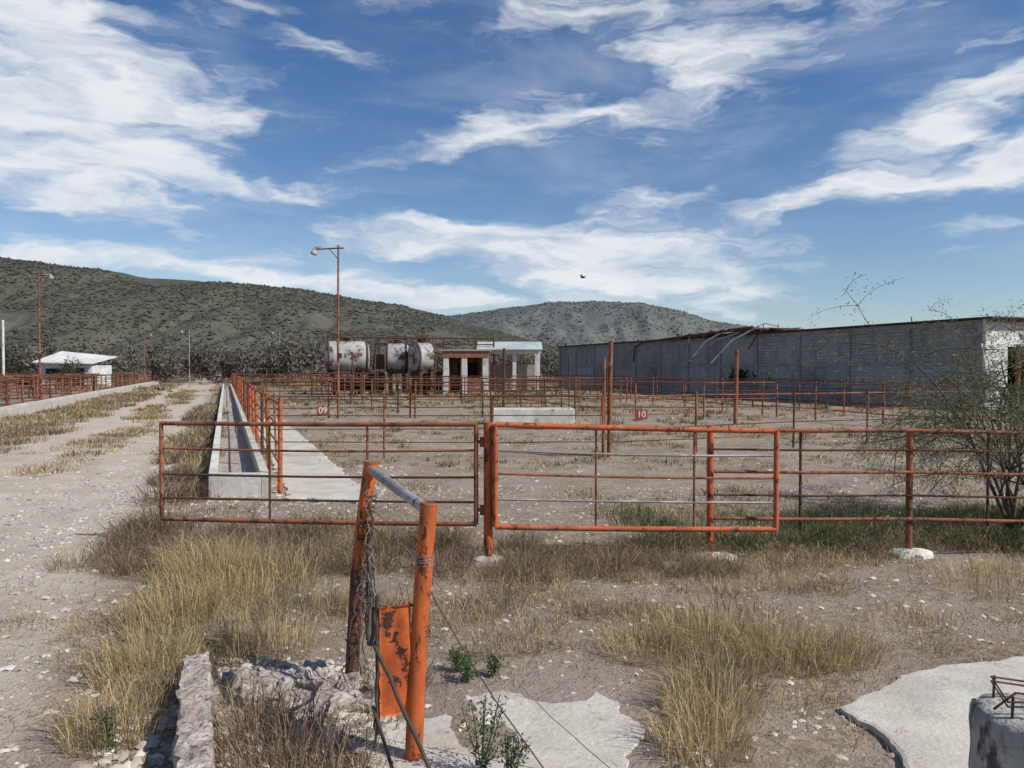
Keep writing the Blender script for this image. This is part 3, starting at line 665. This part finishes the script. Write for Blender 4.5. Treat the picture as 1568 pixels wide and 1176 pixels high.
def bunk(name,s0,s1,y0,y1,h,wt=.14,k='conc_white'):
    o=empty(name); mb=MB()
    def prism(sa,sb,za,zb,ya,yb,k):
        P=[]
        for y in(ya,yb):
            for s,z in((sa,za),(sb,za),(sb,zb),(sa,zb)): P.append((s+ux*y,y,z))
        mb.add(P,[(0,1,2,3),(4,7,6,5),(0,4,5,1),(1,5,6,2),(2,6,7,3),(3,7,4,0)],k)
    prism(s0,s0+wt,-.05,h,y0,y1,k); prism(s1-wt,s1,-.05,h*.9,y0,y1,'conc')
    prism(s0+wt+.002,s1-wt-.002,-.05,.07,y0+.2,y1-.2,'conc_rough'); prism(s0+wt+.002,s1-wt-.002,-.05,h-.006,y0+.004,y0+.14,k)
    mb.obj('concrete_walls',o)
bunk('feed_bunk',-.27,.70,11.9,85,.36)
bunk('feed_bunk',-9.35,-8.7,24,100,.42)
sl=[sp_(1.0,11.6),sp_(2.25,11.3),sp_(2.25,30),sp_(1.0,30)]
slab('concrete_apron',[(p[0],p[1]) for p in sl],.03,.1,jit=.06,seed=9)
def trough(name,x,y,L,W,H,rz=0):
    o=empty(name,(x,y,0),rz); mb=MB(); t_=.14
    for c,d in(((0,-W/2+t_/2,H/2),(L,t_,H)),((0,W/2-t_/2,H/2),(L,t_,H)),((-L/2+t_/2,0,H/2-.003),(t_,W-2*t_-.004,H)),((L/2-t_/2,0,H/2-.003),(t_,W-2*t_-.004,H)),((0,0,.1),(L-2*t_-.01,W-2*t_-.01,.2))): mb.box(c,d,'conc_white')
    q=mb.obj('concrete_basin',o); bv=q.modifiers.new('b','BEVEL'); bv.width=.02; bv.segments=2
trough('water_trough',.75,27.8,3.0,1.1,.56,.02); trough('water_trough',-11.0,64,4,1.2,.7,.05)
fence('pipe_fence',(-.8,28.9,0),(2.4,28.9,0),1.6,[.7,1.0,1.3,1.58],1.0,.03,.02,kp='rust',kr='rust',seed=60)
def sign(txt,x,y,z):
    o=empty('pen_number_sign',(x,y,z)); mb=MB(); mb.box((0,0,0),(.27,.012,.20),'signred'); mb.box((0,.012,.07),(.02,.012,.1),'rust'); mb.obj('plate',o)
    cu=bpy.data.curves.new('digits','FONT'); cu.body=txt; cu.size=.20; cu.align_x='CENTER'; cu.align_y='CENTER'; cu.extrude=.002; cu.offset=.004
    to=bpy.data.objects.new('digits',cu); link(to); cu.materials.append(M['white']); to.parent=o; to.location=(0,-.010,0); to.rotation_euler=(math.pi/2,0,0)
sign('09',-4.22,16.93,1.07); sign('10',2.97,17.40,.95)

def lamp(x,y,h,arm,side,r=.05,k='orange_old'):
    o=empty('lamp_pole'); mb=MB(); mb.path([(x,y,-.1),(x,y,h*.5),(x+.03,y,h)],[r*1.3,r*1.05,r*.8],k,10); mb.obj('pole',o)
    mb=MB(); e=(x+side*arm,y,h-.18); mb.path([(x+.25*-side,y,h-.13),(x,y,h-.13),e],.028,'rust',8); mb.path([(x,y,h-.55),(x+side*.35,y,h-.15)],.018,'rust',6); mb.obj('arm',o)
    mb=MB(); mb.lathe((e[0],y,h-.13),(side*.35,0,-1),[(0,.03),(.06,.09),(.16,.11),(.18,.14),(.28,.13),(.30,.02)],'lamp',14)
    mb.box((e[0]-side*.12,y,h-.12),(.30,.12,.08),'lamp'); mb.obj('lamp_head',o)
    mb=MB(); mb.box((x+.10,y-.05,h*.36),(.12,.1,.22),'rust'); mb.obj('junction_box',o)
lamp(-7.1,31,7.05,.9,-1,.045); lamp(-28.0,45,7.7,.7,1,.05); lamp(-46,95,6.5,.8,1,.06); lamp(-34,80,6.2,.7,-1,.05,'grey'); lamp(-30.6,100,7,.8,-1,.06,'grey')
mb=MB(); mb.path([(-46.9,70,0),(-46.9,70,6.5)],.11,'white',10); mb.obj('white_pole')

# ------------------------------------------------------------ tanks
def tank(x,y,z,r,L,rz,seed):
    o=empty('storage_tank',(x,y,0),rz); mb=MB(); dd=.2
    prof=[(-L/2-dd*r,.02)]+[(-L/2-dd*r*math.cos(a),r*math.sin(a)) for a in [.2,.45,.7,.95,1.2,1.45]]+[(-L/2,r),(L/2,r)]+[(L/2+dd*r*math.cos(a),r*math.sin(a)) for a in [1.45,1.2,.95,.7,.45,.2]]+[(L/2+dd*r,.02)]
    mb.lathe((0,0,z),(1,0,0),prof,'tank',32); mb.obj('shell',o)
    mb=MB()
    for k in (-.49,.49): mb.lathe((L*k,0,z),(1,0,0),[(-.08,r+.003),(-.08,r+.03),(.08,r+.03),(.08,r+.003)],'rust',32)
    mb.lathe((0,0,z+r-.05),(0,0,1),[(0,.3),(.28,.3),(.28,.36),(.34,.36),(.36,.01)],'rust',16)
    for k in(-.35,.35):
        mb.box((L*k,0,(z-r*.75)/2),(.25,r*1.5,z-r*.75),'rust'); mb.box((L*k,0,z-r*.72),(.3,r*1.7,.25),'rust')
    for q in(-1,1):
        mb.path([(-L/2,q*r*.5,z+r+.55),(L/2,q*r*.5,z+r+.55)],.03,'rust',6)
        for k in(-.5,-.17,.17,.5): mb.path([(L*k,q*r*.5,z+r*.8),(L*k,q*r*.5,z+r+.55)],.025,'rust',6)
    mb.box((0,0,z-r*.98),(L*.9,r*1.2,.3),'rust')
    mb.obj('saddles_and_walkway',o)
tank(-13.05,60,2.95,1.25,3.0,.30,1); tank(-9.15,60.5,2.9,1.15,1.5,.1,2); tank(-7.0,59,2.9,1.15,1.3,.55,3)
o=empty('rusty_pipe_frame'); mb=MB()
for x in(-14.8,-12.9,-10.9,-9.5,-8.1,-6.8,-5.6,-3,-1.5): mb.path([(x,62.5,0),(x,62.5,4.6)],.07,'rust',8)
for x in(-15.3,-12.2,-10.3,-7.9,-5.9): mb.path([(x,58,0),(x,58,1.7+.8*(int(x*7)%3))],.06,'rust',8)
mb.path([(-14.8,62.5,4.6),(-1.5,62.5,4.5)],.06,'rust',8); mb.path([(-11,62.5,4.1),(-1.5,62.5,4.0)],.05,'rust',8); mb.path([(-10.6,58.4,0),(-10.5,58.4,3.9),(-8.6,58.4,4.1),(-5.5,58.4,3.2)],.07,'rust',8)
mb.path([(-15.4,58.4,1.1),(-5.2,58.4,.9)],.06,'rust',8); mb.path([(-15.4,58,1.7),(-10.2,58,1.65)],.05,'rust',8)
for x,z,dx,dz in((-11,.9,1.2,1.7),(-10.8,2.6,.8,1.2),(-8.0,1.0,.5,1.9),(-12.9,.7,3.2,1.0),(-6.0,1.0,.6,1.6)): mb.box((x,61.6,z),(dx,.8,dz),'rust')
mb.obj('frame',o)
o=empty('brick_pump_house'); mb=MB()
for x in(-5.2,-3.75,-2.1): mb.box((x,60,1.45),(.42,.42,2.9),'white')
mb.box((-3.65,60,3.15),(3.6,.5,.5),'brick'); mb.box((-3.65,62.6,1.7),(3.6,.25,3.4),'brick'); mb.box((-5.33,61.3,1.7),(.2,2.3,3.4),'brick'); mb.box((-1.97,61.3,1.7),(.2,2.3,3.4),'brick')
mb.box((-3.65,61.3,3.48),(3.9,3.3,.12),'conc_rough'); mb.box((-2.9,59.99,.6),(1.15,.2,1.2),'brick'); mb.box((-3.65,62.4,1.6),(1.6,.1,1.8),'dark')  # near-black panel paints the shade in the opening
mb.obj('walls_and_roof',o)
o=empty('open_pavilion'); mb=MB()
for x in(-2.4,.2,2.15):
    for y in(62.5,66.5): mb.box((x,y,1.65),(.3,.3,3.3),'white')
mb.box((-.1,62.5,3.4),(4.9,.28,.3),'white'); mb.box((-.1,66.5,3.4),(4.9,.28,.3),'white')
mb.box((-.1,67.2,1.2),(4.6,.2,2.4),'conc_rough'); mb.obj('columns',o)
mb=MB()
mb.add([(-2.9,61.9,3.56),(2.5,61.9,3.56),(2.5,64.5,4.25),(-2.9,64.5,4.25),(-2.9,67.1,3.56),(2.5,67.1,3.56),(-2.9,61.9,3.63),(2.5,61.9,3.63),(2.5,64.5,4.32),(-2.9,64.5,4.32),(-2.9,67.1,3.63),(2.5,67.1,3.63)],
 [(0,3,2,1),(3,4,5,2),(6,7,8,9),(9,8,11,10),(0,1,7,6),(4,10,11,5),(1,2,8,7),(2,5,11,8),(0,6,9,3),(3,9,10,4)],'sheet'); mb.obj('roof',o)
o=empty('white_shed'); mb=MB()
mb.box((-47,82,1.2),(5.4,4,2.4),'white'); mb.box((-45.9,79.97,1.1),(1.6,.1,2.0),'dark'); mb.box((-48.2,79.97,1.5),(1.8,.1,1.1),'dark'); mb.obj('walls',o)  # near-black boxes on the wall paint the shade of its openings
mb=MB(); mb.add([(-50.2,79.4,2.65),(-44.0,79.4,2.5),(-44.0,84.6,3.3),(-50.2,84.6,3.9),(-50.2,79.4,2.75),(-44.0,79.4,2.6),(-44.0,84.6,3.4),(-50.2,84.6,4.0)],[(0,3,2,1),(4,5,6,7),(0,1,5,4),(1,2,6,5),(2,3,7,6),(3,0,4,7)],'white'); mb.obj('roof',o)

# ------------------------------------------------------------ warehouse
rzw=math.atan2(.938,-.347); W=empty('block_warehouse',(22.9,36.9,0),rzw)
m,t,b,tc=newmat('concrete_block')
s_=t.node('ShaderNodeSeparateXYZ'); t.l.new(tc,s_.inputs[0]); c_=t.node('ShaderNodeCombineXYZ')
t.l.new(t.math('ADD',s_.outputs[0],s_.outputs[1]),c_.inputs[0]); t.l.new(s_.outputs[2],c_.inputs[1])
br=t.node('ShaderNodeTexBrick'); t.l.new(c_.outputs[0],br.inputs['Vector']); br.inputs['Scale'].default_value=1
br.inputs['Brick Width'].default_value=.4; br.inputs['Row Height'].default_value=.2; br.inputs['Mortar Size'].default_value=.018
br.inputs['Color1'].default_value=(.36,.355,.345,1); br.inputs['Color2'].default_value=(.25,.248,.242,1); br.inputs['Mortar'].default_value=(.155,.152,.147,1)
mpn=t.node('ShaderNodeMapping'); mpn.inputs['Scale'].default_value=(2.0,2.0,.3); t.l.new(tc,mpn.inputs[0])
stn=t.ramp(t.noise(mpn.outputs[0],1,6,.65),.42,.66)
col=t.mix(t.math('MULTIPLY',stn,.65),br.outputs['Color'],(.15,.145,.138))
pan=t.node('ShaderNodeTexWhiteNoise',noise_dimensions='2D'); pv=t.node('ShaderNodeCombineXYZ')
t.l.new(t.math('FLOOR',t.math('DIVIDE',t.math('SUBTRACT',s_.outputs[0],.15),4.2)),pv.inputs[0]); t.l.new(t.math('FLOOR',t.math('DIVIDE',s_.outputs[2],2.25)),pv.inputs[1]); t.l.new(pv.outputs[0],pan.inputs['Vector'])
col=t.mix(1.0,col,t.mix(pan.outputs['Value'],(.75,.75,.76),(1.15,1.15,1.15)),'MULTIPLY')
col=t.mix(t.math('MULTIPLY',t.ramp(t.noise(tc,.35,5,.6),.45,.6),.4),col,(.37,.365,.35))
t.put(b.inputs['Base Color'],col); b.inputs['Roughness'].default_value=.95; t.put(b.inputs['Normal'],t.bump(br.outputs['Fac'],.3,-.01)); M['block']=m
L=51.0; H=4.42
mb=MB(); mb.box((L/2,-.1,H/2),(L,.2,H),'block'); mb.box((L-.1,-15,H/2),(.2,29.8,H),'block'); mb.box((L/2,-30,H/2),(L,.2,H),'block'); mb.obj('side_walls',W)
mb=MB()
M['beam']=patchy('cast_concrete_frame',(.28,.275,.265),(.21,.205,.20),(.12,.115,.11),s1=1,s2=3,rough=.95,bs=20)
x=.15
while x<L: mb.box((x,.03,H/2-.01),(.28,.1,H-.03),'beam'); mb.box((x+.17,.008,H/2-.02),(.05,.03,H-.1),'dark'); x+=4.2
mb.box((L/2,.022,2.25),(L-.02,.07,.18),'beam'); mb.box((L/2,.025,H-.13),(L-.02,.08,.22),'beam')
mb.obj('pilasters_and_beams',W)
mb=MB()
def fa(y0,y1,z0,z1): mb.box((-.05,-(y0+y1)/2,(z0+z1)/2),(.22,(y1-y0),z1-z0),'white')
fa(-.05,1.45,0,H); fa(1.45,5.5,3.1,H); fa(5.5,7.5,0,H); fa(7.5,11.5,3.1,H); fa(11.5,30,0,H)
mb.obj('facade',W)
mb=MB(); mb.box((4,-3.4,1.6),(.15,6,3.2),'dark'); mb.box((-.02,-1.52,1.55),(.12,.1,3.1),'roofred'); mb.box((-.02,-3.5,3.05),(.12,3.9,.09),'roofred'); mb.obj('doorway',W)  # near-black panel behind the door stands in for the shaded interior
mb=MB(); mb.box((L/2-.2,-15,H+.06),(L+.8,30.6,.08),'roofred'); mb.box((-.35,-15,H-.02),(.06,30.4,.22),'roofred')
r=random.Random(9)
for k in range(46):
    x=r.uniform(14,26); mb.box((x,-r.uniform(-.3,2),H+.16+r.uniform(0,.3)*max(0,1-abs(x-18)/5)),(r.uniform(.3,1.8),r.uniform(.2,.8),.05),r.choice(['roofred','rust','dark']),r.uniform(0,3),r.uniform(-.6,.6))
mb.obj('roof',W)
mb=MB()
for (x0,z0,x1,z1,y,k,rad) in[(16.8,5.0,19.6,2.4,1.9,'white',.075),(17.3,4.9,21.5,2.7,2.4,'grey',.06),(20.5,4.9,22.6,2.6,1.7,'white',.07),(15.8,4.7,16.8,3.4,.8,'rust',.05),(22.5,4.6,25.5,4.2,1.4,'rust',.05)]:
    mb.path([(x0,-.1,z0),((x0+x1)/2,y*.6,(z0+z1)/2+.3),(x1,y,z1)],rad,k,6)
mb.path([(17,.3,4.85),(21,.6,4.7),(25,.8,4.55),(31,.9,4.3),(32.2,1,3.9),(32.4,1,2.6)],.10,'rust',6); mb.path([(24,.8,4.55),(24.2,.9,3.0)],.05,'grey',6)
mb.path([(17,.3,4.85),(18,-.5,5.0),(22,-.6,4.9)],.08,'rust',6)
for x in(5,16,17.4,19,28,36): mb.path([(x,-1,H),(x+r.uniform(-.2,.2),-1,H+r.uniform(.4,1.0))],.03,'rust',5)
mb.path([(16,-1,H+.5),(17.4,-1,H+.8),(19,-1,H+.4)],.025,'rust',5)
mb.obj('broken_awning_pipes',W)
mb=MB(); mb.path([(22.2,35.0,0),(22.5,36.4,3.2)],.05,'white',8); mb.obj('leaning_plank')

def bird(x,y,z,s,rz,flap):
    o=empty('flying_bird',(x,y,z),rz); mb=MB()
    mb.lathe((0,0,0),(1,0,.1),[(-.5*s,.005*s),(-.3*s,.07*s),(0,.12*s),(.25*s,.09*s),(.36*s,.07*s),(.44*s,.065*s),(.5*s,.03*s),(.58*s,.004*s)],'bird',12); mb.obj('body',o)
    mb=MB()
    for q in(-1,1):
        mb.add([(.22*s,q*.08*s,.03*s),(-.15*s,q*.08*s,.02*s),(.25*s,q*.5*s,flap*.4*s),(-.16*s,q*.5*s,flap*.36*s),(-.02*s,q*1.0*s,flap*.6*s),(-.28*s,q*.9*s,flap*.5*s)],[(0,2,3,1),(2,4,5,3)],'bird')
    mb.add([(-.4*s,-.04*s,-.02*s),(-.4*s,.04*s,-.02*s),(-.75*s,.13*s,-.06*s),(-.75*s,-.13*s,-.06*s)],[(0,1,2,3)],'bird'); mb.obj('wings_and_tail',o)
bird(2.8,30,5.6,.24,2.6,.7); bird(14.3,40,6.0,.13,.6,.5)
